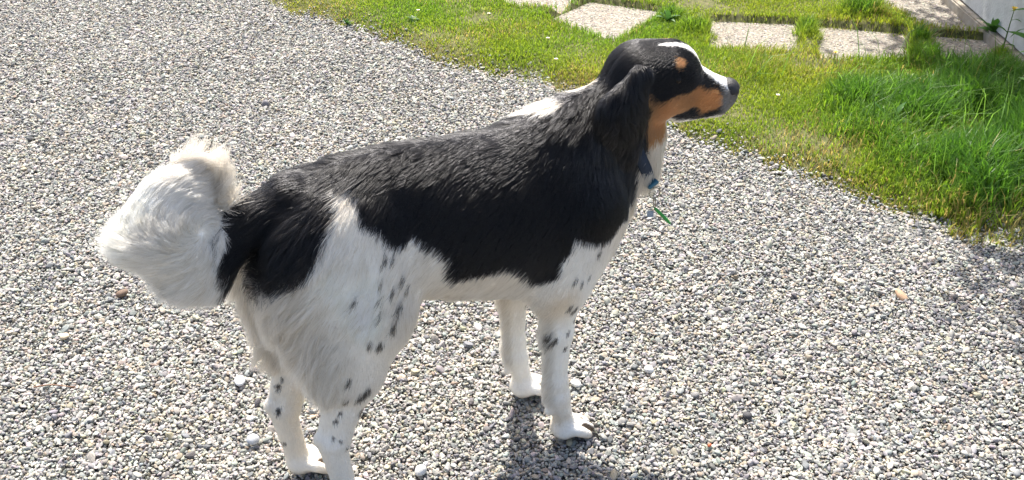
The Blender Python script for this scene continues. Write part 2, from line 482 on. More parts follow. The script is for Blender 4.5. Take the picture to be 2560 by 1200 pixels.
# legs: lateral sign, offset along the body
def toes(x0, y0, o):
    for dl, e in ((-.0265, .041), (-.0094, .055), (.0094, .055), (.0265, .041)):
        cone('paw', (x0 + o + .006, y0 + dl * .75, .034), (x0 + o + e - .020, y0 + dl, .028), .0105, .0105, .88, .006)
        cone('paw', (x0 + o + e - .020, y0 + dl, .028), (x0 + o + e, y0 + dl, .012), .0105, .0092, .86, .002)
def foreleg(q, o, l):
    cone('foreleg', (.035, q * .082, .50), (-.020, q * .086, .375), .056, .048, .75, .05)
    cone('foreleg', (-.018, q * (l + .006), .375), (-.021 + o, q * l, .265), .043, .026, .85, .03)
    cone('foreleg', (-.034, q * (l + .004), .365), (-.046, q * (l + .002), .352), .026, .016, .8, .02)
    cone('foreleg', (-.021 + o, q * l, .265), (-.020 + o, q * l, .150), .026, .019, .9, .02)
    cone('foreleg', (-.020 + o, q * l, .150), (-.016 + o, q * l, .112), .019, .0225, .95, .015)
    cone('foreleg', (-.016 + o, q * l, .112), (.000 + o, q * l, .045), .0200, .0180, 1.0, .012)
    cone('paw', (-.002 + o, q * l, .030), (.016 + o, q * l, .022), .025, .020, 1.15, .012)
    toes(0, q * l, o)
    cone('paw', (-.030 + o, q * l, .088), (-.036 + o, q * l, .080), .010, .008, 1.0, .010)
foreleg(-1, .0, .078)
foreleg(1, -.018, .068)
def hindleg(q, o, l):
    cone('thigh', (-.405 + o * .3, q * .055, .52), (-.355 + o * .6, q * .085, .41), .095, .060, .62, .05)
    cone('thigh', (-.43 + o * .5, q * .062, .46), (-.405 + o, q * (l + .004), .30), .078, .046, .62, .04)
    cone('hindleg', (-.366 + o * .7, q * (l + .008), .37), (-.428 + o, q * l, .225), .050, .0275, .72, .03)
    cone('hindleg', (-.428 + o, q * l, .225), (-.447 + o, q * l, .165), .0265, .0265, .8, .015)
    cone('hindleg', (-.425 + o, q * l, .31), (-.468 + o, q * l, .185), .020, .0115, .7, .012)       # tendon to the heel
    cone('hindleg', (-.450 + o, q * l, .165), (-.472 + o, q * l, .178), .020, .0145, .85, .008)
    cone('hindleg', (-.455 + o, q * l, .160), (-.440 + o, q * l, .045), .0235, .0195, .95, .012)
    cone('paw', (-.438 + o, q * l, .030), (-.420 + o, q * l, .022), .024, .020, 1.1, .012)
    toes(-.435, q * l, o)
hindleg(-1, .0, .075)
hindleg(1, -.055, .048)
# tail core
TAIL = np.array([(-.455, .0, .605), (-.505, .0, .588), (-.555, -.005, .570), (-.605, -.015, .562), (-.648, -.022, .582),
                 (-.668, -.024, .624), (-.652, -.020, .662), (-.616, -.008, .674), (-.584, .004, .656), (-.573, .010, .630)])
TRAD = [.042, .034, .030]
for i in range(2):
    cone('tail', TAIL[i], TAIL[i + 1], TRAD[i], TRAD[i + 1], 1.0, .012)
cone('tail', TAIL[2], (-.600, -.012, .560), .030, .044, .85, .02)
cone('tail', (-.606, -.012, .552), (-.646, -.020, .618), .050, .056, .66, .03)
cone('tail', (-.646, -.020, .618), (-.634, -.014, .652), .056, .046, .66, .03)
cone('tuft', (-.610, -.004, .672), (-.575, .004, .660), .028, .022, .8, .012)
cone('tuft', (-.575, .004, .660), (-.560, .008, .622), .022, .012, .8, .006)

def dog_field(h=.0042):
    lo, hi = np.array([-.73, -.17, -.012]), np.array([.40, .17, .80])
    nx, ny, nz = (np.ceil((hi - lo) / h)).astype(int) + 1
    xs, ys, zs = lo[0] + h * np.arange(nx), lo[1] + h * np.arange(ny), lo[2] + h * np.arange(nz)
    D = np.full((nx, ny, nz), .15)
    def put(fn, blo, bhi, k):
        i0 = np.maximum(((blo - lo) / h).astype(int), 0); i1 = np.minimum(((bhi - lo) / h).astype(int) + 2, (nx, ny, nz))
        sl = tuple(slice(a, b) for a, b in zip(i0, i1))
        G = np.stack(np.meshgrid(xs[sl[0]], ys[sl[1]], zs[sl[2]], indexing='ij'), -1)
        d = fn(G); o = D[sl]
        hh = np.maximum(k - np.abs(d - o), 0) / k
        D[sl] = np.minimum(d, o) - hh * hh * k * .25
    put(d_torso, lo, hi, .01)
    for pr in PR:
        _, a, b, ra, rb, ls, k = pr
        r = max(ra, rb) + k + .02
        put(lambda G: d_cone(G, pr), np.minimum(a, b) - r, np.maximum(a, b) + r, k)
    return D, lo, h

def surface_nets(D, lo, h):
    ins = D < 0
    c = np.zeros(tuple(n - 1 for n in D.shape), np.int8)
    offs = [(i, j, k) for i in (0, 1) for j in (0, 1) for k in (0, 1)]
    sh = c.shape
    for (i, j, k) in offs:
        c += ins[i:i + sh[0], j:j + sh[1], k:k + sh[2]]
    act = (c > 0) & (c < 8)
    I = np.argwhere(act)
    vals = {o: D[I[:, 0] + o[0], I[:, 1] + o[1], I[:, 2] + o[2]] for o in offs}
    acc = np.zeros((len(I), 3)); cnt = np.zeros(len(I))
    for o in offs:
        for ax in range(3):
            if o[ax] == 0:
                p = list(o); p[ax] = 1; p = tuple(p)
                a, b = vals[o], vals[p]
                m = (a < 0) != (b < 0)
                t = np.where(m, a / np.where(m, a - b, 1), 0)
                q = np.tile(np.array(o, float), (len(I), 1)); q[:, ax] = t
                acc += q * m[:, None]; cnt += m
    V = lo + h * (I + acc / cnt[:, None])
    idx = np.full(sh, -1, np.int64); idx[tuple(I.T)] = np.arange(len(I))
    Q = []
    for ax in range(3):
        s0 = [slice(None)] * 3; s1 = [slice(None)] * 3
        s0[ax] = slice(0, -1); s1[ax] = slice(1, None)
        A, B = ins[tuple(s0)], ins[tuple(s1)]
        E = np.argwhere(A != B)
        fl = A[tuple(E.T)]
        u, v = [(1, 2), (2, 0), (0, 1)][ax]
        ok = (E[:, u] > 0) & (E[:, v] > 0) & (E[:, u] < sh[u]) & (E[:, v] < sh[v])
        E, fl = E[ok], fl[ok]
        def at(du, dv):
            F_ = E.copy(); F_[:, u] -= du; F_[:, v] -= dv
            return idx[tuple(F_.T)]
        q = np.stack([at(1, 1), at(0, 1), at(0, 0), at(1, 0)], 1)
        q[~fl] = q[~fl][:, ::-1]
        Q.append(q)
    Q = np.concatenate(Q)
    return V, Q[(Q >= 0).all(1)]

Dg, lo_, h_ = dog_field()
BV, BQ = surface_nets(Dg, lo_, h_)
# relax once along edges to take the voxel steps out
def relax(V, Q, n=2):
    for _ in range(n):
        s = np.zeros_like(V); c = np.zeros(len(V))
        for a, b in ((0, 1), (1, 2), (2, 3), (3, 0)):
            np.add.at(s, Q[:, a], V[Q[:, b]]); np.add.at(s, Q[:, b], V[Q[:, a]])
            np.add.at(c, Q[:, a], 1); np.add.at(c, Q[:, b], 1)
        V = V * .5 + .5 * s / np.maximum(c, 1)[:, None]
    return V
BV = relax(BV, BQ, 2)
keep = BV[:, 2] < 0.0
BV[keep, 2] = 0.0
def vnormals(V, Q):
    fn = np.cross(V[Q[:, 2]] - V[Q[:, 0]], V[Q[:, 3]] - V[Q[:, 1]])
    N = np.zeros_like(V)
    for i in range(4):
        np.add.at(N, Q[:, i], fn)
    return N / (np.linalg.norm(N, axis=1)[:, None] + 1e-12)
BN = vnormals(BV, BQ)

# soft membership of every vertex in the regions of the body
REG = ['torso', 'neck', 'head', 'ear', 'foreleg', 'thigh', 'hindleg', 'paw', 'tail', 'tuft']
def regions(P):
    Dm = np.full((len(P), len(REG)), 9.0)
    Dm[:, 0] = d_torso(P)
    for pr in PR:
        i = REG.index(pr[0]); Dm[:, i] = np.minimum(Dm[:, i], d_cone(P, pr))
    W = np.exp(-np.clip(Dm - Dm.min(1)[:, None], 0, 1) / .010)
    return W / W.sum(1)[:, None]
FUR_N, PALE = 400000, .56
# ---------------------------------------------------------------- coat pattern, in the dog's own coordinates
LINE = np.array([(-.60, .525), (-.47, .535), (-.446, .560), (-.422, .591), (-.404, .619), (-.387, .642), (-.378, .629), (-.370, .601), (-.349, .575),
    (-.318, .550), (-.291, .556), (-.271, .528), (-.242, .500), (-.224, .454), (-.194, .456), (-.154, .466), (-.110, .447), (-.081, .413),
    (-.045, .420), (-.036, .453), (-.018, .496), (.001, .478), (.020, .470), (.046, .470), (.074, .485), (.11, .50), (.25, .52)])
TANPOLY = np.array([(-.03, .012), (0, .010), (.013, -.014), (.041, -.004), (.083, -.006), (.115, -.014), (.135, -.020), (.150, -.034), (.146, -.052),
    (.124, -.066), (.097, -.064), (.062, -.070), (.05, -.076), (.045, -.080), (-.06, -.080), (-.06, .0)])
SPOTS = [(-.332, .531, .008), (-.356, .498, .007), (-.343, .412, .009), (-.370, .381, .010), (-.385, .387, .007), (-.404, .274, .012),
    (-.394, .280, .011), (-.427, .273, .007), (-.421, .316, .008), (-.450, .223, .007), (-.403, .225, .010), (-.361, .440, .006), (-.329, .443, .009),
    (-.401, .479, .007), (-.337, .476, .007), (-.318, .491, .008), (-.345, .536, .007), (-.31, .47, .006), (-.36, .47, .005),
    (-.007, .335, .009), (-.020, .346, .009), (-.016, .408, .006), (-.003, .398, .007), (.014, .406, .005), (.030, .452, .007), (-.043, .278, .008), (-.036, .266, .009),
    (-.012, .278, .008), (-.016, .240, .008), (.003, .301, .007), (-.456, .188, .006), (-.445, .18, .005), (-.436, .159, .006), (-.44, .24, .005)]
SPOTS_FAR = [(-.513, .225, .010), (-.520, .175, .008), (-.517, .095, .007), (-.505, .24, .006), (-.02, .25, .008), (-.34, .45, .009), (-.39, .5, .008), (-.41, .38, .009)]

def in_poly(x, y, poly):
    ins = np.zeros(len(x), bool)
    for (x0, y0), (x1, y1) in zip(poly, np.roll(poly, -1, 0)):
        c = (y0 > y) != (y1 > y)
        ins ^= c & (x < (x1 - x0) * (y - y0) / (y1 - y0 + 1e-12) + x0)
    return ins
def sm(a, b, x):
    t = np.clip((x - a) / (b - a), 0, 1)
    return t * t * (3 - 2 * t)
def tail_param(P):
    best = np.full(len(P), 9.0); tp = np.zeros(len(P)); tg = np.zeros((len(P), 3)); cp = np.zeros((len(P), 3))
    for i in range(len(TAIL) - 1):
        a, b = TAIL[i], TAIL[i + 1]; ba = b - a
        h = np.clip(((P - a) @ ba) / (ba @ ba), 0, 1)
        c = a + h[:, None] * ba
        d = np.linalg.norm(P - c, axis=1)
        m = d < best
        best[m] = d[m]; tp[m] = i + h[m]; tg[m] = ba / np.linalg.norm(ba); cp[m] = c[m]
    return tp, tg, cp

BLACK, WHITE, TAN = np.array([.006, .006, .0068]), np.array([.95, .93, .89]), np.array([.56, .27, .10])
CREAM, GREY = np.array([.74, .61, .42]), np.array([.20, .19, .19])
def coat(P, N, W, fuzz=0.0, g=None):
    """colour of the coat at points P; fuzz mixes hairs over the borders"""
    n = len(P)
    J = P.copy()
    if fuzz:
        J = J + g.normal(size=P.shape) * fuzz
    J[:, 2] += .006 * noise3(P, 5, 90, 2); J[:, 0] += .005 * noise3(P, 6, 90, 2)
    s, l, z = J.T
    w = {r: W[:, i] for i, r in enumerate(REG)}
    C = np.tile(BLACK, (n, 1))
    # brown black undertone here and there
    C *= (1 + .35 * noise3(P, 8, 25, 2))[:, None]
    white = z < np.interp(s, LINE[:, 0], LINE[:, 1])
    front = (s > .085) & (np.abs(l) < .022) & (z < .60)
    front |= (s > .150) & (np.abs(l) < .05) & (z < .612) & (z > .49)
    white |= front
    nw = np.interp(s, [-.044, -.026, .0, .022, .034, .05, .062, .10, .115], [0, .032, .044, .034, 0, 0, .016, .018, 0])
    white |= (np.abs(l - .022) < nw * .78) & (z > .625) & (w['head'] < .4)
    tp, _, _ = tail_param(P)
    tl = w['tail'] + w['tuft'] > .5
    white = np.where(tl, (P[:, 0] < -.566 + .008 * noise3(P, 9, 60, 2)) | (w['tuft'] > .5), white)
    leg = (w['foreleg'] + w['hindleg'] + w['paw'] + w['thigh'] > .5) & (z < .40)
    white |= leg
    H = to_head(J); hx, hl, hz = H.T; ah = np.abs(hl)
    hd_ = (w['head'] > .5) | ((hx > -.02) & (hz > -.13) & (w['neck'] > .3) & (hx > .0))
    C2 = np.tile(BLACK, (n, 1)); C2 *= (1 + .3 * noise3(P, 8, 25, 2))[:, None]
    tan = in_poly(hx, hz, TANPOLY)
    tan |= (hx - .052) ** 2 + (ah - .036) ** 2 * 1.2 + (hz - .046) ** 2 * 1.2 < .0115 ** 2
    T_ = TAN * (1 + .22 * noise3(P, 12, 60, 2))[:, None]
    T_ = T_ + (np.array([.60, .36, .17]) - T_) * (sm(.03, .0, hx) * .4 + sm(.10, .06, hx) * .25)[:, None]
    C2[tan] = T_[tan]
    lip = ((hx - .080) / .026) ** 2 + ((hz + .062) / .0165) ** 2 < 1
    lip |= (hx > .09) & (hx < .15) & (np.abs(hz + .066) < .006)
    C2[lip] = BLACK * 1.3
    chin = (hz < -.0765) & (hx > .125)
    C2[chin] = np.array([.55, .50, .44])
    bw = np.interp(hx, [.02, .04, .08, .115, .14, .16, .19], [0, .005, .0085, .010, .013, .017, .018])
    blaze = (np.abs(hl) < bw) & (hz > np.interp(hx, [.0, .1, .12, .19], [.03, .0, -.015, -.04]))
    C2[blaze] = WHITE * .97
    mz = sm(.138, .156, hx) * (hz < -.0) * (~blaze)
    C2 = C2 + (np.array([.42, .385, .34]) - C2) * (mz * .6)[:, None]
    throat = (hz < -.070 + .01 * noise3(P, 14, 50, 2)) & (hx > -.02) & ~((np.abs(l) > .055))
    Wc = WHITE * (1 + .05 * noise3(P, 15, 40, 2))[:, None]
    cr = np.clip(.28 + .5 * noise3(P, 16, 14, 2), 0, 1) * np.where(tl, .05, 1.0)
    cr = np.maximum(cr, sm(-.43, -.50, s) * .45 * (1 - w['tail']))
    cr = np.maximum(cr, np.exp(-(((s + .035) / .03) ** 2 + ((z - .36) / .05) ** 2)) * .9 * (l < 0))
    cr = np.maximum(cr, .55 * sm(.14, .06, z) * (np.abs(noise3(P, 31, 60, 2))))
    Wc = Wc + (CREAM - Wc) * (cr * .55)[:, None]
    C[white] = Wc[white]
    C[hd_] = C2[hd_]
    C[throat & hd_] = Wc[throat & hd_]
    C[(w['ear'] > .45)] = (BLACK * 1.3)
    # dark speckles on the white legs
    wl = white & (w['head'] < .3) & (z < .56) & ~tl
    hz_ = g.uniform(.65, 1.25, n) if g is not None else .6
    S2 = P[:, 0] + (J[:, 0] - P[:, 0]) * .25; Z2 = P[:, 2] + (J[:, 2] - P[:, 2]) * .25
    nsp = 1 + .8 * noise3(P, 33, 160, 2)
    for lst, sd in ((SPOTS, -1), (SPOTS_FAR, 1)):
        for (a, b, r) in lst:
            m = wl & (l * sd > 0) & (((S2 - a) * 1.0 - (Z2 - b) * .25) ** 2 + ((Z2 - b) * .6) ** 2 < (r * (.38 + .24 * nsp) * hz_) ** 2)
            C[m] = C[m] * .06 + np.array([.014, .015, .018]) * .94
    dirt = (w['paw'] > .3) * sm(.030, .008, P[:, 2]) * .55
    C = C + (np.array([.30, .24, .17]) - C) * dirt[:, None]
    fore = P[:, 0] > -.2
    y0 = np.where(fore, np.where(P[:, 1] < 0, -.078, .068), np.where(P[:, 1] < 0, -.075, .048))
    x0 = np.where(fore, np.where(P[:, 1] < 0, 0, -.018), np.where(P[:, 1] < 0, -.435, -.49))
    dy = np.abs(P[:, 1] - y0)
    gap = (w['paw'] > .4) & (P[:, 0] > x0 + .022) & (P[:, 2] < .036) & ((dy < .0028) | (np.abs(dy - .018) < .0032))
    C[gap] = np.array([.14, .10, .07])      # dark lines put into the coat colour to mark the gaps between the toes
    pad = (w['paw'] > .4) & (z < .008)
    C[pad] = (.03, .028, .028)
    return np.clip(C, .002, .96)

BW = regions(BV)
body_me = np_mesh('body', BV, BQ)
col_attr(body_me, 'coat', coat(BV, BN, BW))
m_skin, n_, l_, b_ = mat_new('dog_coat')
at = n_.new('ShaderNodeAttribute'); at.attribute_name = 'coat'
l_.new(at.outputs['Color'], b_.inputs['Base Color'])
b_.inputs['Roughness'].default_value = .75
b_.inputs['Specular IOR Level'].default_value = .25
body = link('body', body_me, m_skin, dog)

# ---------------------------------------------------------------- fur
def unit(v):
    return v / (np.linalg.norm(v, axis=1)[:, None] + 1e-9)
def fur_roots(n, g):
    tri = np.concatenate([BQ[:, [0, 1, 2]], BQ[:, [0, 2, 3]]])
    A = np.linalg.norm(np.cross(BV[tri[:, 1]] - BV[tri[:, 0]], BV[tri[:, 2]] - BV[tri[:, 0]]), axis=1)
    dens = BW @ np.array([1.0, 1.2, 2.6, 1.7, 1.7, 1.35, 2.0, 2.2, 2.3, .8])
    dens *= np.where(BN[:, 1] > .35, .55, 1.0) * np.where(BV[:, 2] < .006, .1, 1)
    p = A * dens[tri].mean(1); p /= p.sum()
    f = g.choice(len(tri), n, p=p)
    u, v = g.random(n), g.random(n)
    fl = u + v > 1; u[fl], v[fl] = 1 - u[fl], 1 - v[fl]
    bc = np.stack([1 - u - v, u, v], 1)
    T = tri[f]
    P = (BV[T] * bc[:, :, None]).sum(1)
    N = unit((BN[T] * bc[:, :, None]).sum(1))
    W = (BW[T] * bc[:, :, None]).sum(1)
    return P, N, W

def fur_shape(P, N, W):
    """per root: start direction, end direction, length, waviness"""
    n = len(P); s, l, z = P.T
    w = {r: W[:, i] for i, r in enumerate(REG)}
    side = np.abs(N[:, 1])
    e = lambda *v: np.tile(np.array(v, float), (n, 1))
    mix = lambda a, b, t: a + (b - a) * t[:, None]
    out = np.zeros((n, 3))
    sg = np.sign(l)[:, None] * np.array([0, 1.0, 0])
    tor = mix(e(-1, 0, -.12) + .35 * sg, e(-.72, 0, -.70), sm(.2, .9, side))
    tor = mix(tor, e(-.5, 0, -.9), sm(.42, .34, z) * .6)
    nk = mix(e(-.8, 0, -.45) + .55 * sg, e(-.45, 0, -.9), sm(.3, .95, side))
    nk = mix(nk, e(-.05, 0, -1), sm(.1, .6, N[:, 0]))
    H = to_head(P)
    hdv = np.tile(-HF, (n, 1)) + e(0, 0, -.25) + .25 * sg * sm(.06, .0, H[:, 0])[:, None]
    hdv = mix(hdv, e(-.35, 0, -1), sm(-.085, -.115, H[:, 2]))
    er = e(-.18, 0, -1)
    fl = mix(e(-.05, 0, -1), e(-.65, 0, -.8), sm(.1, .7, -N[:, 0]))
    th = mix(e(-.42, 0, -.9), e(-.45, 0, -1), sm(.2, .8, -N[:, 0]))
    hl = e(-.15, 0, -1); pw = e(.8, 0, -.45)
    tp, tg, cp = tail_param(P)
    under = sm(.2, -.7, N[:, 2])
    t_ = tg * 1.1 + e(-.35, 0, -1) * (under * .8 * sm(6, 4.5, tp))[:, None] + e(0, 0, -.10)
    rel = P - np.array([-.604, 0, .612]); rr_ = np.sqrt(rel[:, 0] ** 2 + rel[:, 2] ** 2) + 1e-6
    swirl = np.stack([rel[:, 2] / rr_, 0 * rr_, -rel[:, 0] / rr_], 1)
    outw = np.stack([rel[:, 0] / rr_, 0 * rr_, rel[:, 2] / rr_], 1)
    lobe = sm(-.555, -.585, s)
    t_ = mix(t_, swirl + .12 * outw + e(0, 0, -.45) * sm(.60, .54, z)[:, None], lobe)
    tuf = e(.10, 0, 1.0) + N * np.array([.80, .5, .15])
    for r, v in zip(REG, (tor, nk, hdv, er, fl, th, hl, pw, t_, tuf)):
        out += W[:, [REG.index(r)]] * unit(v)
    out += (.30 - .20 * w['tail'] - .1 * w['tuft'])[:, None] * np.stack([noise3(P, 41, 22), noise3(P, 42, 22) * .8, noise3(P, 43, 22)], 1) * (1 - w['head'] * .8)[:, None]
    T = unit(out - N * (out * N).sum(1)[:, None])
    # length
    Lb = np.array([.022, .028, .0075, .030, .010, .027, .0085, .0030, .024, .066])
    L = W @ Lb
    L += w['torso'] * (.012 * sm(.4, .95, N[:, 2]) + .010 * sm(-.3, -.8, N[:, 2]))
    rear = sm(.15, .75, -N[:, 0]) * sm(-.40, -.47, s)
    L += (w['thigh'] + w['torso'] * .8 + w['hindleg'] * .8) * rear * sm(.25, .33, z) * sm(.60, .53, z) * .066
    L += w['foreleg'] * sm(.2, .8, -N[:, 0]) * sm(.08, .13, z) * sm(.42, .36, z) * .020
    L += (w['neck'] + w['torso']) * sm(.3, .8, N[:, 0]) * .014
    L += (w['head'] + w['neck']) * sm(-.10, -.125, H[:, 2]) * sm(-.03, .01, H[:, 0]) * .028
    L += w['head'] * sm(.01, -.05, H[:, 0]) * .014
    L += (w['torso'] + w['tail'] + w['thigh']) * sm(-.40, -.45, s) * sm(-.62, -.52, s) * sm(.54, .57, z) * sm(.63, .59, z) * .034
    nape = (np.abs(l) < .06) * sm(.63, .66, z) * sm(-.06, -.02, s) * sm(.08, .04, s)
    L += nape * .012
    L += w['ear'] * sm(.0, -.07, H[:, 2]) * .014
    L += w['tail'] * (lobe * .004 + under * (.050 - .012 * lobe) * sm(.2, 1.0, tp))
    # how far the hair stands off the skin
    lift = W @ np.array([.16, .24, .10, .22, .16, .24, .14, .08, .24, .50])
    lift += nape * .25 + rear * .30 * w['thigh']
    lift += w['foreleg'] * sm(.2, .8, -N[:, 0]) * .2
    up = w['tuft']
    D0 = unit(T + N * lift[:, None])
    D1 = unit(T * .9 + e(0, 0, -.45) * (1 - up)[:, None] - N * (.06 * (1 - w['tail']))[:, None] + e(0, 0, .3) * up[:, None])
    wav = w['tuft'] * .8 + w['torso'] * .8 + w['neck'] * .6 + w['ear'] * 1.9 + w['thigh'] * .9 + w['tail'] * .7
    return D0, D1, np.maximum(L, .004), wav

def strand(P, N, D0, D1, L, wav, ph, K, g):
    t = np.linspace(0, 1, K)
    B = unit(np.cross(N, D0))
    X = P[:, None] + L[:, None, None] * (D0[:, None] * (t - .33 * t ** 2)[None, :, None] + D1[:, None] * (.33 * t ** 2)[None, :, None])
    a = (L * .075 * wav)[:, None] * np.sin(t[None] * (L * 110)[:, None] + ph[:, None]) * t[None]
    return X + a[:, :, None] * B[:, None]

def make_fur(n, K=6, seed=3):
    g = np.random.default_rng(seed)
    P, N, W = fur_roots(n, g)
    # clump leaders
    nc = n // 16
    CP, CN, CW = P[:nc], N[:nc], W[:nc]
    cD0, cD1, cL, cw = fur_shape(CP, CN, CW)
    ctp = CW[:, 9]
    cD0 = unit(cD0 + g.normal(size=cD0.shape) * (.16 + .34 * ctp)[:, None]); cL = cL * g.uniform(.75, 1.2, nc) * (1 + ctp * g.uniform(-.5, .45, nc))
    ccol = np.where(g.random(nc) < .5, g.uniform(.88, 1.0, nc), g.uniform(.97, 1.04, nc))
    CX = strand(CP, CN, cD0, cD1, cL, cw, 5 * noise3(CP, 51, 30), K, g)
    kd = KDTree(nc)
    for i, p in enumerate(CP.tolist()):
        kd.insert(p, i)
    kd.balance()
    own = np.array([kd.find(p)[1] for p in (P + g.normal(size=P.shape) * .0015).tolist()])
    D0, D1, L, wav = fur_shape(P, N, W)
    D0 = unit(D0 + g.normal(size=D0.shape) * .10); L = L * g.uniform(.6, 1.12, n)
    X = strand(P, N, D0, D1, L, wav, 5 * noise3(P, 51, 30) + g.normal(size=n) * .3, K, g)
    t = np.linspace(0, 1, K)
    long_ = sm(.008, .03, L)
    # bigger locks over the small clumps
    n2 = n // 170
    kd2 = KDTree(n2)
    for i, p in enumerate(CP[:n2].tolist()):
        kd2.insert(p, i)
    kd2.balance()
    sup = np.array([kd2.find(p)[1] for p in CP.tolist()])
    lift2 = g.uniform(-.5, 1.0, n2)[sup] * cL * .22 * (1 - CW[:, 2])
    lk = (sm(.014, .030, cL) * .5)[:, None] * (t ** 1.4)[None]
    CX = CX + (CX[sup] - CX) * lk[:, :, None] + (CN * lift2[:, None])[:, None] * (t * (1 - .4 * t))[None, :, None]
    c = ((.80 - .15 * W[:, 8] + .18 * W[:, 9]) * long_ * g.uniform(.35, 1.0, n))[:, None] * (t ** 1.3)[None]
    X = X + (CX[own] - X) * c[:, :, None]
    C = coat(P, N, W, .0025, g)
    C = C * np.where(C[:, :1] > .4, g.uniform(.90, 1.06, (n, 1)), g.uniform(.78, 1.2, (n, 1)))
    dk = (C[:, 0] > .4) & (g.random(n) < .10 * long_)
    C[dk] *= np.array([.78, .75, .70])
    wh = (C[:, 0] > .4) * long_
    C = C * (1 + wh[:, None] * (ccol[own] - 1)[:, None] * np.array([.9, 1.0, 1.25]))
    # a few grey hairs in the black of the shoulder
    sh = (np.exp(-(((P[:, 0] - .03) / .05) ** 2 + ((P[:, 2] - .61) / .05) ** 2)) * .30 > g.random(n)) & (C.mean(1) < .05)
    C[sh] = C[sh] + .055 * g.random(sh.sum())[:, None]
    C = np.clip(C, 0, .965)
    rad = (W @ np.array([.00034, .00036, .00024, .00034, .00027, .00034, .00027, .00026, .00038, .00036])) * g.uniform(.8, 1.2, n)
    prof = np.interp(t, [0, .5, 1], [1, .85, .18])
    cu = bpy.data.hair_curves.new('fur')
    cu.add_curves([K] * n)
    cu.points.foreach_set('position', X.astype(np.float32).ravel())
    cu.points.foreach_set('radius', (rad[:, None] * prof[None]).astype(np.float32).ravel())
    a = cu.attributes.new('coat', 'FLOAT_COLOR', 'CURVE')
    C4 = np.ones((n, 4), np.float32); C4[:, :3] = C
    a.data.foreach_set('color', C4.ravel())
    cu.update_tag()
    return cu

m_fur = bpy.data.materials.new('dog_fur'); m_fur.use_nodes = True
n_ = m_fur.node_tree.nodes; l_ = m_fur.node_tree.links
n_.remove(n_['Principled BSDF'])
hb = n_.new('ShaderNodeBsdfHairPrincipled')
hb.model = 'CHIANG'; hb.parametrization = 'COLOR'
at = n_.new('ShaderNodeAttribute'); at.attribute_name = 'coat'
l_.new(at.outputs['Color'], hb.inputs['Color'])
hb.inputs['Roughness'].default_value = .21
hb.inputs['Radial Roughness'].default_value = .5
hb.inputs['IOR'].default_value = 1.32
hb.inputs['Coat'].default_value = 0.0
hb.inputs['Random Roughness'].default_value = .2
# pale hairs are mostly opaque and matt, with a little light passing through; dark hairs stay glossy
sp_ = n_.new('ShaderNodeRGBToBW'); l_.new(at.outputs['Color'], sp_.inputs[0])
mr = n_.new('ShaderNodeMapRange'); mr.inputs['From Min'].default_value = .03; mr.inputs['From Max'].default_value = .25; mr.inputs['To Max'].default_value = PALE
l_.new(sp_.outputs[0], mr.inputs['Value'])
pb = n_.new('ShaderNodeBsdfPrincipled'); pb.inputs['Roughness'].default_value = .55; pb.inputs['Specular IOR Level'].default_value = .3
tb = n_.new('ShaderNodeBsdfTranslucent'); mp = n_.new('ShaderNodeMixShader'); mp.inputs[0].default_value = .42
l_.new(at.outputs['Color'], pb.inputs['Base Color']); l_.new(at.outputs['Color'], tb.inputs['Color'])
l_.new(pb.outputs[0], mp.inputs[1]); l_.new(tb.outputs[0], mp.inputs[2])
mh = n_.new('ShaderNodeMixShader'); l_.new(mr.outputs[0], mh.inputs[0]); l_.new(hb.outputs[0], mh.inputs[1]); l_.new(mp.outputs[0], mh.inputs[2])
l_.new(mh.outputs[0], n_['Material Output'].inputs['Surface'])
fur = link('fur', make_fur(FUR_N), m_fur, dog)
# ================================================================ things beside the lawn
# ---- rendered house wall along the lawn
m_wall, n_, l_, b_ = mat_new('wall_render')
tc = n_.new('ShaderNodeTexCoord')
nz = n_.new('ShaderNodeTexNoise'); nz.inputs['Scale'].default_value = 9; nz.inputs['Detail'].default_value = 8; nz.inputs['Roughness'].default_value = .65
l_.new(tc.outputs['Object'], nz.inputs['Vector'])
r1 = ramp(n_, [(.3, (.40, .40, .39)), (.55, (.56, .56, .55)), (.75, (.62, .62, .61))])
l_.new(nz.outputs['Fac'], r1.inputs[0]); l_.new(r1.outputs[0], b_.inputs['Base Color'])
n2 = n_.new('ShaderNodeTexNoise'); n2.inputs['Scale'].default_value = 140; n2.inputs['Detail'].default_value = 4
l_.new(tc.outputs['Object'], n2.inputs['Vector'])
bp = n_.new('ShaderNodeBump'); bp.inputs['Strength'].default_value = .6; bp.inputs['Distance'].default_value = .004
l_.new(n2.outputs['Fac'], bp.inputs['Height']); l_.new(bp.outputs[0], b_.inputs['Normal'])
b_.inputs['Roughness'].default_value = .9
m_plinth, n_, l_, b_ = mat_new('plinth_concrete')
tc = n_.new('ShaderNodeTexCoord')
nz = n_.new('ShaderNodeTexNoise'); nz.inputs['Scale'].default_value = 25; nz.inputs['Detail'].default_value = 8
l_.new(tc.outputs['Object'], nz.inputs['Vector'])
r1 = ramp(n_, [(.3, (.24, .20, .15)), (.7, (.38, .35, .30))])
l_.new(nz.outputs['Fac'], r1.inputs[0]); l_.new(r1.outputs[0], b_.inputs['Base Color']); b_.inputs['Roughness'].default_value = .92

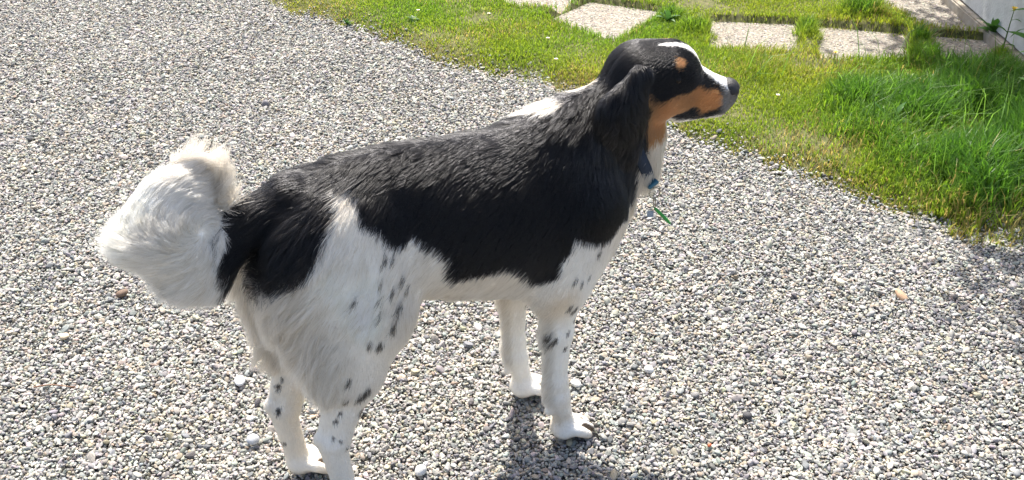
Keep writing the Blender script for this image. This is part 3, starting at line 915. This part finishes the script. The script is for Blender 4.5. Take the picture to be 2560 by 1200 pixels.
def box_mesh(name, x0, x1, y0, y1, z0, z1, bev=.004):
    import bmesh
    bm = bmesh.new()
    bmesh.ops.create_cube(bm, size=1)
    for v in bm.verts:
        v.co = Vector((x0 + (v.co.x + .5) * (x1 - x0), y0 + (v.co.y + .5) * (y1 - y0), z0 + (v.co.z + .5) * (z1 - z0)))
    if bev:
        bmesh.ops.bevel(bm, geom=bm.edges[:], offset=bev, segments=2, affect='EDGES')
    me = bpy.data.meshes.new(name); bm.to_mesh(me); bm.free()
    return me
hw = empty('house_wall', (1.775, 4.0, 0))
tag(hw, 'pale grey rendered house wall with a concrete plinth beside the lawn', 'wall')
link('wall', box_mesh('wall', .012, .25, -1.1, 2.2, .05, 2.4), m_wall, hw)
link('plinth', box_mesh('plinth', -.012, .25, -1.1, 2.2, -.05, .045, .006), m_plinth, hw)

# ---- leaves and weeds
def leaf_mat(name, c, tr_=.4):
    m = bpy.data.materials.new(name); m.use_nodes = True
    n = m.node_tree.nodes; l = m.node_tree.links; b = n['Principled BSDF']
    tc = n.new('ShaderNodeTexCoord'); nz = n.new('ShaderNodeTexNoise'); nz.inputs['Scale'].default_value = 18
    l.new(tc.outputs['Object'], nz.inputs['Vector'])
    r = ramp(n, [(.3, tuple(x * .7 for x in c)), (.7, tuple(x * 1.3 for x in c))])
    l.new(nz.outputs['Fac'], r.inputs[0]); l.new(r.outputs[0], b.inputs['Base Color'])
    b.inputs['Roughness'].default_value = .45
    t = n.new('ShaderNodeBsdfTranslucent'); mx = n.new('ShaderNodeMixShader'); mx.inputs[0].default_value = tr_
    l.new(r.outputs[0], t.inputs['Color']); l.new(b.outputs[0], mx.inputs[1]); l.new(t.outputs[0], mx.inputs[2])
    l.new(mx.outputs[0], n['Material Output'].inputs['Surface'])
    return m
m_leaf = leaf_mat('weed_leaf', (.06, .15, .03))
m_leaf2 = leaf_mat('plant_leaf', (.075, .19, .03))
m_stem = leaf_mat('plant_stem', (.10, .17, .05), .1)
def simple(name, c, rough=.6, spec=.4, metal=0.0):
    m, n, l, b = mat_new(name)
    tc = n.new('ShaderNodeTexCoord'); nz = n.new('ShaderNodeTexNoise'); nz.inputs['Scale'].default_value = 120; nz.inputs['Detail'].default_value = 3
    l.new(tc.outputs['Object'], nz.inputs['Vector'])
    r = ramp(n, [(.3, tuple(x * .82 for x in c)), (.7, tuple(min(x * 1.15, .95) for x in c))])
    l.new(nz.outputs['Fac'], r.inputs[0]); l.new(r.outputs[0], b.inputs['Base Color'])
    b.inputs['Roughness'].default_value = rough; b.inputs['Specular IOR Level'].default_value = spec; b.inputs['Metallic'].default_value = metal
    return m
m_yellow = simple('petal_yellow', (.75, .50, .04)); m_white = simple('petal_white', (.80, .80, .78))

def leaf_shape(L, Wd, droop=.5, fold=.25, n=7):
    """a folded, drooping lance leaf along +x"""
    V, Fc = [], []
    for i in range(n):
        t = i / (n - 1)
        w = Wd * (math.sin(math.pi * min(1, t * .93 + .07)) ** .8) * (1 - .25 * t) + .0004
        x = L * t * (1 - .15 * droop * t); z = L * (.25 * t - droop * t * t)
        V += [(x, -w / 2, z + fold * w / 2), (x, 0, z), (x, w / 2, z + fold * w / 2)]
        if i:
            a = 3 * i
            Fc += [(a - 3, a - 2, a + 1, a), (a - 2, a - 1, a + 2, a + 1)]
    return np_mesh('leaf', V, Fc)
def weed(label, uv, nleaf, L, Wd, up=.5, name='weed', mat=None, group=None):
    p = ground_at(*uv); z = float(lawn_z(p[None, :2])[0])
    o = empty(name, (p[0], p[1], z)); tag(o, label, 'weed', group)
    for i in range(nleaf):
        me = leaf_shape(L * random.uniform(.7, 1.1), Wd * random.uniform(.8, 1.15), random.uniform(.25, .75))
        lf = link('leaf', me, mat or m_leaf, o)
        lf.rotation_euler = (random.uniform(-.3, .3), -up * random.uniform(.6, 1.5), i * 2.4 + random.uniform(-.3, .3))
        lf.location = (0, 0, .002)
    return o
weed('dark broad-leaf weed low in the long grass near the gravel', (2215, 345), 11, .085, .030, .7)
weed('dark leafy weed between two stepping stones behind the head of the dog', (1668, 72), 9, .07, .022, .9)
weed('flat dark green weed rosette in the short lawn beside the white daisies', (1035, 72), 16, .032, .014, .5)
weed('small dark weed at the ragged gravel edge of the lawn', (868, 62), 14, .030, .011, .8)
weed('leafy weed growing against the foot of the house wall', (2478, 108), 12, .09, .032, .8, mat=m_leaf2)
weed('bright green weed at the corner of the last paving slab by the wall', (2525, 122), 10, .08, .03, .7, mat=m_leaf2)

def plant(label, uv, h, tilt, nl, L, Wd, cat='plant', flower=None, rz=0):
    p = ground_at(*uv); z = float(lawn_z(p[None, :2])[0])
    o = empty('flowering_plant' if flower else 'leafy_plant', (p[0], p[1], z)); tag(o, label, cat)
    t = np.linspace(0, 1, 9)
    pth_ = np.stack([tilt[0] * h * t ** 1.6, tilt[1] * h * t ** 1.6, h * t * (1 - .08 * t)], 1)
    V, Fc = tube(pth_, np.interp(t, [0, 1], [.0035, .0014]), 6)
    link('stem', np_mesh('stem', V, Fc), m_stem, o)
    for i in range(nl):
        f_ = .15 + .85 * i / max(nl - 1, 1)
        q = [np.interp(f_, t, pth_[:, j]) for j in range(3)]
        lf = link('leaf', leaf_shape(L * (1.1 - .45 * f_) * random.uniform(.85, 1.15), Wd * (1.1 - .4 * f_), random.uniform(.3, .8)), m_leaf2, o)
        lf.location = q; lf.rotation_euler = (random.uniform(-.2, .2), -random.uniform(.1, .7), i * 2.6 + random.uniform(-.4, .4) + rz)
    if flower:
        c = pth_[-1]
        for i in range(10):
            pe = link('petal', leaf_shape(.014, .007, .1, .1, 4), m_yellow, o)
            pe.location = c; pe.rotation_euler = (0, -.35, i * .628)
        V, Fc = tube([c - (0, 0, .006), c, c + (0, 0, .004)], [.004, .006, .002], 8)
        link('flower_head', np_mesh('flower_head', V, Fc), m_yellow, o)
    return o
plant('tall leafy plant with pointed leaves growing by the house wall', (2585, 200), .40, (-.10, .15), 16, .15, .036)
plant('second leafy plant with pointed leaves, nearer the long grass', (2610, 320), .34, (-.12, .05), 13, .13, .032)
plant('thin stemmed plant with one yellow flower in front of the wall', (2500, 150), .17, (.05, .05), 4, .06, .016, flower=True)

def daisy(uv):
    p = ground_at(*uv, .03); z = float(lawn_z(p[None, :2])[0])
    o = empty('daisy', (p[0], p[1], z)); tag(o, 'tiny white daisy in the short mown lawn', 'daisy', 'white daisies dotted over the lawn')
    V, Fc = tube([(0, 0, 0), (.001, 0, .015), (.002, 0, .030)], .0008, 5); link('stem', np_mesh('stem', V, Fc), m_stem, o)
    for i in range(9):
        pe = link('petal', leaf_shape(.0075, .0036, .1, .1, 4), m_white, o); pe.location = (.002, 0, .030); pe.rotation_euler = (0, -.2, i * .698)
    V, Fc = tube([(.002, 0, .029), (.002, 0, .032), (.002, 0, .033)], [.003, .003, .001], 7); link('flower_head', np_mesh('flower_head', V, Fc), m_yellow, o)
for uv in ((1221, 55), (1368, 115), (1388, 168), (1045, 45), (1940, 262)):
    daisy(uv)
def dandelion(uv, label):
    p = ground_at(*uv, .04); z = float(lawn_z(p[None, :2])[0])
    o = empty('dandelion', (p[0], p[1], z)); tag(o, label, 'dandelion')
    V, Fc = tube([(0, 0, 0), (.002, 0, .02), (.003, 0, .040)], .0012, 6); link('stem', np_mesh('stem', V, Fc), m_stem, o)
    for i in range(14):
        pe = link('petal', leaf_shape(.010, .0035, .2, .1, 4), m_yellow, o); pe.location = (.003, 0, .040); pe.rotation_euler = (0, -.3 - .4 * (i % 2), i * 2.4)
dandelion((2083, 152), 'yellow dandelion at the lawn side of the sunlit paving slab')

# ---- single stones lying on the gravel or grass
import bmesh
def rock(label, uv, size, c, cat='pebble', name='pebble', seed=1, z=.002, flat=.6):
    bm = bmesh.new(); bmesh.ops.create_icosphere(bm, subdivisions=3, radius=.5)
    g = np.random.default_rng(seed)
    P = np.array([v.co[:] for v in bm.verts])
    P = P * (1 + .22 * noise3(P, seed + 300, 3.2, 2))[:, None]
    P = P * np.array(size)
    for v, p_ in zip(bm.verts, P):
        v.co = p_
    for f_ in bm.faces: f_.smooth = True
    me = bpy.data.meshes.new(name); bm.to_mesh(me); bm.free()
    p = ground_at(*uv)
    o = link(name, me, simple('stone_%d' % seed, c, .7, .3)); o.location = (p[0], p[1], z + size[2] * .28); o.rotation_euler = (g.normal() * .15, g.normal() * .15, g.uniform(0, 6.28))
    return tag(o, label, cat)
rock('small orange-red pebble on the gravel', (1773, 1117), (.010, .008, .008), (.62, .17, .08), seed=1)
rock('smooth white oval pebble behind the hind legs of the dog', (600, 957), (.034, .022, .016), (.62, .63, .66), seed=2)
rock('large pale round pebble under the gap between the hind paws and the shadow', (1053, 1183), (.030, .026, .020), (.58, .58, .57), seed=3)
rock('white pebble lying in the open gravel before the chest of the dog', (1622, 928), (.022, .020, .016), (.66, .66, .65), seed=4)
rock('bluish grey rounded pebble beside the hock of the far hind leg', (634, 1106), (.026, .024, .020), (.40, .42, .45), seed=5)
rock('dark charcoal pebble on the sunlit gravel', (1868, 1045), (.022, .018, .014), (.06, .06, .065), seed=6)
rock('cream flat pebble half sunk in the gravel below the lawn edge', (2100, 712), (.024, .019, .014), (.58, .52, .40), seed=7)
rock('tan brown pebble on the gravel near the shaded house side', (2250, 742), (.036, .020, .016), (.42, .28, .18), seed=8)
rock('pale stone in the long grass at the foot of the leafy plant', (2548, 215), (.075, .06, .055), (.52, .54, .56), 'stone', 'stone', seed=9, z=.01)
rock('small white stone against the front paw of the dog', (1438, 965), (.024, .020, .016), (.66, .66, .62), seed=10)
rock('brown lump of earth on the gravel beneath the tail', (305, 738), (.026, .020, .016), (.16, .11, .08), seed=11)
rock('beige pebble on the open gravel behind the tail of the dog', (163, 846), (.024, .019, .013), (.56, .46, .33), seed=12)
pa, pb = ground_at(86, 974), ground_at(192, 972)
tt = np.linspace(0, 1, 7)
V, Fc = tube(pa + (pb - pa) * tt[:, None] + np.stack([0 * tt, .003 * np.sin(tt * 5), .006 + .004 * np.sin(tt * 3)], 1), np.interp(tt, [0, 1], [.0016, .0009]), 6)
tag(link('twig', np_mesh('twig', V, Fc), simple('twig_bark', (.20, .10, .055))), 'thin reddish brown twig lying on the gravel', 'twig')

# ---- the tree beside the house, whose crown shades the wall side of the lawn
def tree(label, base, crown, cr, n_leaf):
    o = empty('tree', tuple(base)); tag(o, label, 'tree')
    c = np.array(crown) - np.array(base)
    t = np.linspace(0, 1, 8)
    pth_ = np.stack([c[0] * t ** 2.2, c[1] * t ** 2.2, c[2] * t], 1)
    V, Fc = tube(pth_, np.interp(t, [0, 1], [.07, .03]), 9)
    tr = link('trunk', np_mesh('trunk', V, Fc), simple('tree_bark', (.13, .10, .075), .9, .2), o)
    g = np.random.default_rng(77)
    cl = g.normal(size=(60, 3)); cl /= np.linalg.norm(cl, axis=1)[:, None]; cl *= (g.random(60) ** .5)[:, None] * np.array(cr)
    for i in range(7):
        e_ = cl[i * 8]; V, Fc = tube([c * .8, c + e_ * .45 - (0, 0, .05), c + e_ * .9], [.025, .015, .005], 6)
        link('branch', np_mesh('branch', V, Fc), tr.data.materials[0], o)
    cl[45:] = g.normal(size=(15, 3)) * np.array([.13, .20, .12]) + np.array([-.44, -1.42, -.1])  # unseen extra leaf lobe, added to shade the gravel on the wall side
    own = cl[np.where(g.random(n_leaf) < .84, g.integers(0, 45, n_leaf), g.integers(45, 60, n_leaf))] + g.normal(size=(n_leaf, 3)) * .13
    a = g.normal(size=(n_leaf, 3)); a /= np.linalg.norm(a, axis=1)[:, None]
    b = np.cross(a, g.normal(size=(n_leaf, 3))); b /= np.linalg.norm(b, axis=1)[:, None]
    s = g.uniform(.03, .06, n_leaf)[:, None]
    ctr = c + own
    V = np.stack([ctr - a * s, ctr + b * s * .45, ctr + a * s, ctr - b * s * .45], 1).reshape(-1, 3)
    link('crown', np_mesh('crown', V, np.arange(n_leaf * 4).reshape(-1, 4)), m_leaf2, o)
tree('small leafy garden tree standing by the corner of the house', (2.75, 5.6, 0), (1.74, 4.62, 2.15), (.50, .72, .42), 4600)

# ================================================================ the face, claws and collar of the dog
m_nose, n_, l_, b_ = mat_new('dog_nose')
tc = n_.new('ShaderNodeTexCoord'); vo = n_.new('ShaderNodeTexVoronoi'); vo.inputs['Scale'].default_value = 900
l_.new(tc.outputs['Object'], vo.inputs['Vector'])
bp = n_.new('ShaderNodeBump'); bp.inputs['Strength'].default_value = .5; bp.inputs['Distance'].default_value = .001
l_.new(vo.outputs['Distance'], bp.inputs['Height']); l_.new(bp.outputs[0], b_.inputs['Normal'])
b_.inputs['Base Color'].default_value = (.016, .016, .018, 1); b_.inputs['Roughness'].default_value = .5
def nose_field():
    h = .0016; lo = np.array([-.03, -.03, -.03]); n = 38
    G = np.stack(np.meshgrid(*[lo[i] + h * np.arange(n) for i in range(3)], indexing='ij'), -1)
    def el(c, r): return (np.linalg.norm((G - np.array(c)) / np.array(r), axis=-1) - 1) * min(r)
    d = np.minimum(el((0, 0, .002), (.018, .0175, .0125)), el((.001, 0, -.008), (.012, .009, .011)))
    for q in (-1, 1):
        d = np.minimum(d, el((.003, q * .010, -.001), (.012, .009, .010)))
        d = np.maximum(d, -el((.0155, q * .0075, -.0015), (.006, .0036, .0042)))
        d = np.maximum(d, -el((.010, q * .0165, -.005), (.009, .004, .0022)))
    return surface_nets(d, lo, h)
NV, NQ = nose_field()
NV = relax(NV, NQ, 1)
nose = link('nose', np_mesh('nose', NV, NQ), m_nose, dog)
nose.scale = (1.15, 1.2, 1.25)
nose.location = hd(.1635, 0, -.0395); nose.rotation_euler = (0, R(12), HEAD_Y)
m_eye, n_, l_, b_ = mat_new('dog_eye')
b_.inputs['Base Color'].default_value = (.010, .006, .004, 1); b_.inputs['Roughness'].default_value = .12; b_.inputs['IOR'].default_value = 1.3
for q in (-1, 1):
    bm = bmesh.new(); bmesh.ops.create_uvsphere(bm, u_segments=16, v_segments=10, radius=.0078)
    for f_ in bm.faces: f_.smooth = True
    me = bpy.data.meshes.new('eye'); bm.to_mesh(me); bm.free()
    ey = link('eye', me, m_eye, dog)
    # seat the eyeball in the surface of the head
    Tb = BVHTree.FromPolygons(BV.tolist(), BQ.tolist())
    o_ = hd(.046, q * .12, .022); d_ = (hd(.046, 0, .022) - o_); hit = Tb.ray_cast(Vector(o_), Vector(d_).normalized())
    ey.location = hit[0] - Vector(d_).normalized() * -.0058
m_claw = simple('dog_claw', (.05, .045, .04), .35)
for (o_, q, l__, x0, es) in ((0, -1, .078, 0, (.041, .055, .055, .041)), (-.018, 1, .068, 0, (.041, .055, .055, .041)),
                             (0, -1, .075, -.435, (.041, .055, .055, .041)), (-.055, 1, .048, -.435, (.041, .055, .055, .041))):
    for dl, e_ in zip((-.0265, -.0094, .0094, .0265), es):
        x = x0 + e_ + o_
        V, Fc = tube([(x + .004, q * l__ + dl, .015), (x + .014, q * l__ + dl, .011), (x + .022, q * l__ + dl, .003)], [.0042, .0034, .0009], 6)
        link('claw', np_mesh('claw', V, Fc), m_claw, dog)

# collar: a strap laid round the neck over the skin, ring, links and tags
col_o = empty('dog_collar', tuple(DOG_O), DOG_A)
tag(col_o, 'dark blue collar with a green tag round the neck of the dog', 'collar')
m_strap = simple('collar_webbing', (.010, .022, .045), .7); m_buckle = simple('collar_buckle', (.03, .12, .17), .35)
m_metal = simple('collar_metal', (.30, .29, .22), .35, .5, .8); m_green = simple('green_tag', (.04, .30, .05), .35); m_btag = simple('blue_tag', (.28, .34, .42), .4)
Tb = BVHTree.FromPolygons(BV.tolist(), BQ.tolist())
cc = np.array([.125, 0, .612]); ax1 = np.array([.473, 0, -.881]); ax2 = np.array([0, 1.0, 0])
ring_ = []
for i in range(64):
    th = i * 2 * math.pi / 64
    d_ = ax1 * math.cos(th) + ax2 * math.sin(th)
    hit = Tb.ray_cast(Vector(cc), Vector(d_))
    r_ = hit[3] if hit[0] is not None else .09
    ring_.append(min(r_, .13))
ring_ = np.array(ring_)
for _ in range(6):
    ring_ = (np.roll(ring_, 1) + ring_ + np.roll(ring_, -1)) / 3
nrm = np.cross(ax1, ax2)
V, Fc = [], []
for i in range(64):
    th = i * 2 * math.pi / 64
    d_ = ax1 * math.cos(th) + ax2 * math.sin(th)
    lift_ = -.007 + .018 * max(0, .5 + .5 * math.cos(th)) ** 2
    for (w_, r_) in ((-.011, 0), (.011, 0), (.011, .0028), (-.011, .0028)):
        V.append(cc + d_ * (ring_[i] + lift_ + r_) + nrm * w_)
for i in range(64):
    a, b = i * 4, ((i + 1) % 64) * 4
    for j in range(4):
        k2 = (j + 1) % 4
        Fc.append((a + j, b + j, b + k2, a + k2))
link('strap', np_mesh('strap', V, Fc), m_strap, col_o)
fp = cc + (ax1 * math.cos(-.38) + ax2 * math.sin(-.38)) * (ring_[60] + .022)
fx = unit(np.array([[.8, -.1, -.6]]))[0]
def obox(c, ux, uy, uz, sx, sy, sz):
    V = [c + ux * sx * a + uy * sy * b + uz * sz * d for a in (-1, 1) for b in (-1, 1) for d in (-1, 1)]
    return V, [(0, 1, 3, 2), (4, 6, 7, 5), (0, 4, 5, 1), (2, 3, 7, 6), (0, 2, 6, 4), (1, 5, 7, 3)]
tang = unit(np.cross(nrm[None], fx[None]))[0]
V, Fc = obox(fp, tang, nrm, np.cross(tang, nrm), .011, .0115, .004)
bk = link('buckle', np_mesh('buckle', V, Fc, False), m_buckle, col_o)
bv = bk.modifiers.new('bevel', 'BEVEL'); bv.width = .003; bv.segments = 2
def loop_tube(c, ux, uy, ru, rv, rad, n=20):
    th = np.arange(n + 1) * 2 * math.pi / n
    return tube(c + ru * np.cos(th)[:, None] * ux + rv * np.sin(th)[:, None] * uy, rad, 6)
CAMX = np.array([math.cos(-DOG_A), math.sin(-DOG_A), 0])      # along the world x axis, in dog coordinates
UZ = np.array([0, 0, 1.0])
rc = fp + CAMX * .008 + UZ * -.020
V, Fc = loop_tube(rc, unit((CAMX + .2 * ax2)[None])[0], UZ, .010, .011, .0012); link('ring', np_mesh('ring', V, Fc), m_metal, col_o)
lc = rc + UZ * -.020 + CAMX * .001
V, Fc = loop_tube(lc, ax2, UZ, .004, .010, .0010); link('link', np_mesh('link', V, Fc), m_metal, col_o)
t0 = lc + UZ * -.010; dirT = unit((CAMX * .68 + UZ * -.73)[None])[0]
tt = np.linspace(0, 1, 8)
V, Fc = tube(t0 + dirT * (.048 * tt)[:, None], [.0015, .0032, .0034, .0034, .0034, .0034, .0030, .0012], 8)
tag_o = link('tag', np_mesh('tag', V, Fc), m_green, col_o); tag_o['label'] = 'slim bright green tag'
V, Fc = obox(t0 + UZ * -.014 - CAMX * .006, CAMX, UZ, np.cross(CAMX, UZ), .006, .006, .001)
tb2 = link('tag', np_mesh('tag', V, Fc, False), m_btag, col_o); tb2['label'] = 'small blue-grey square tag'
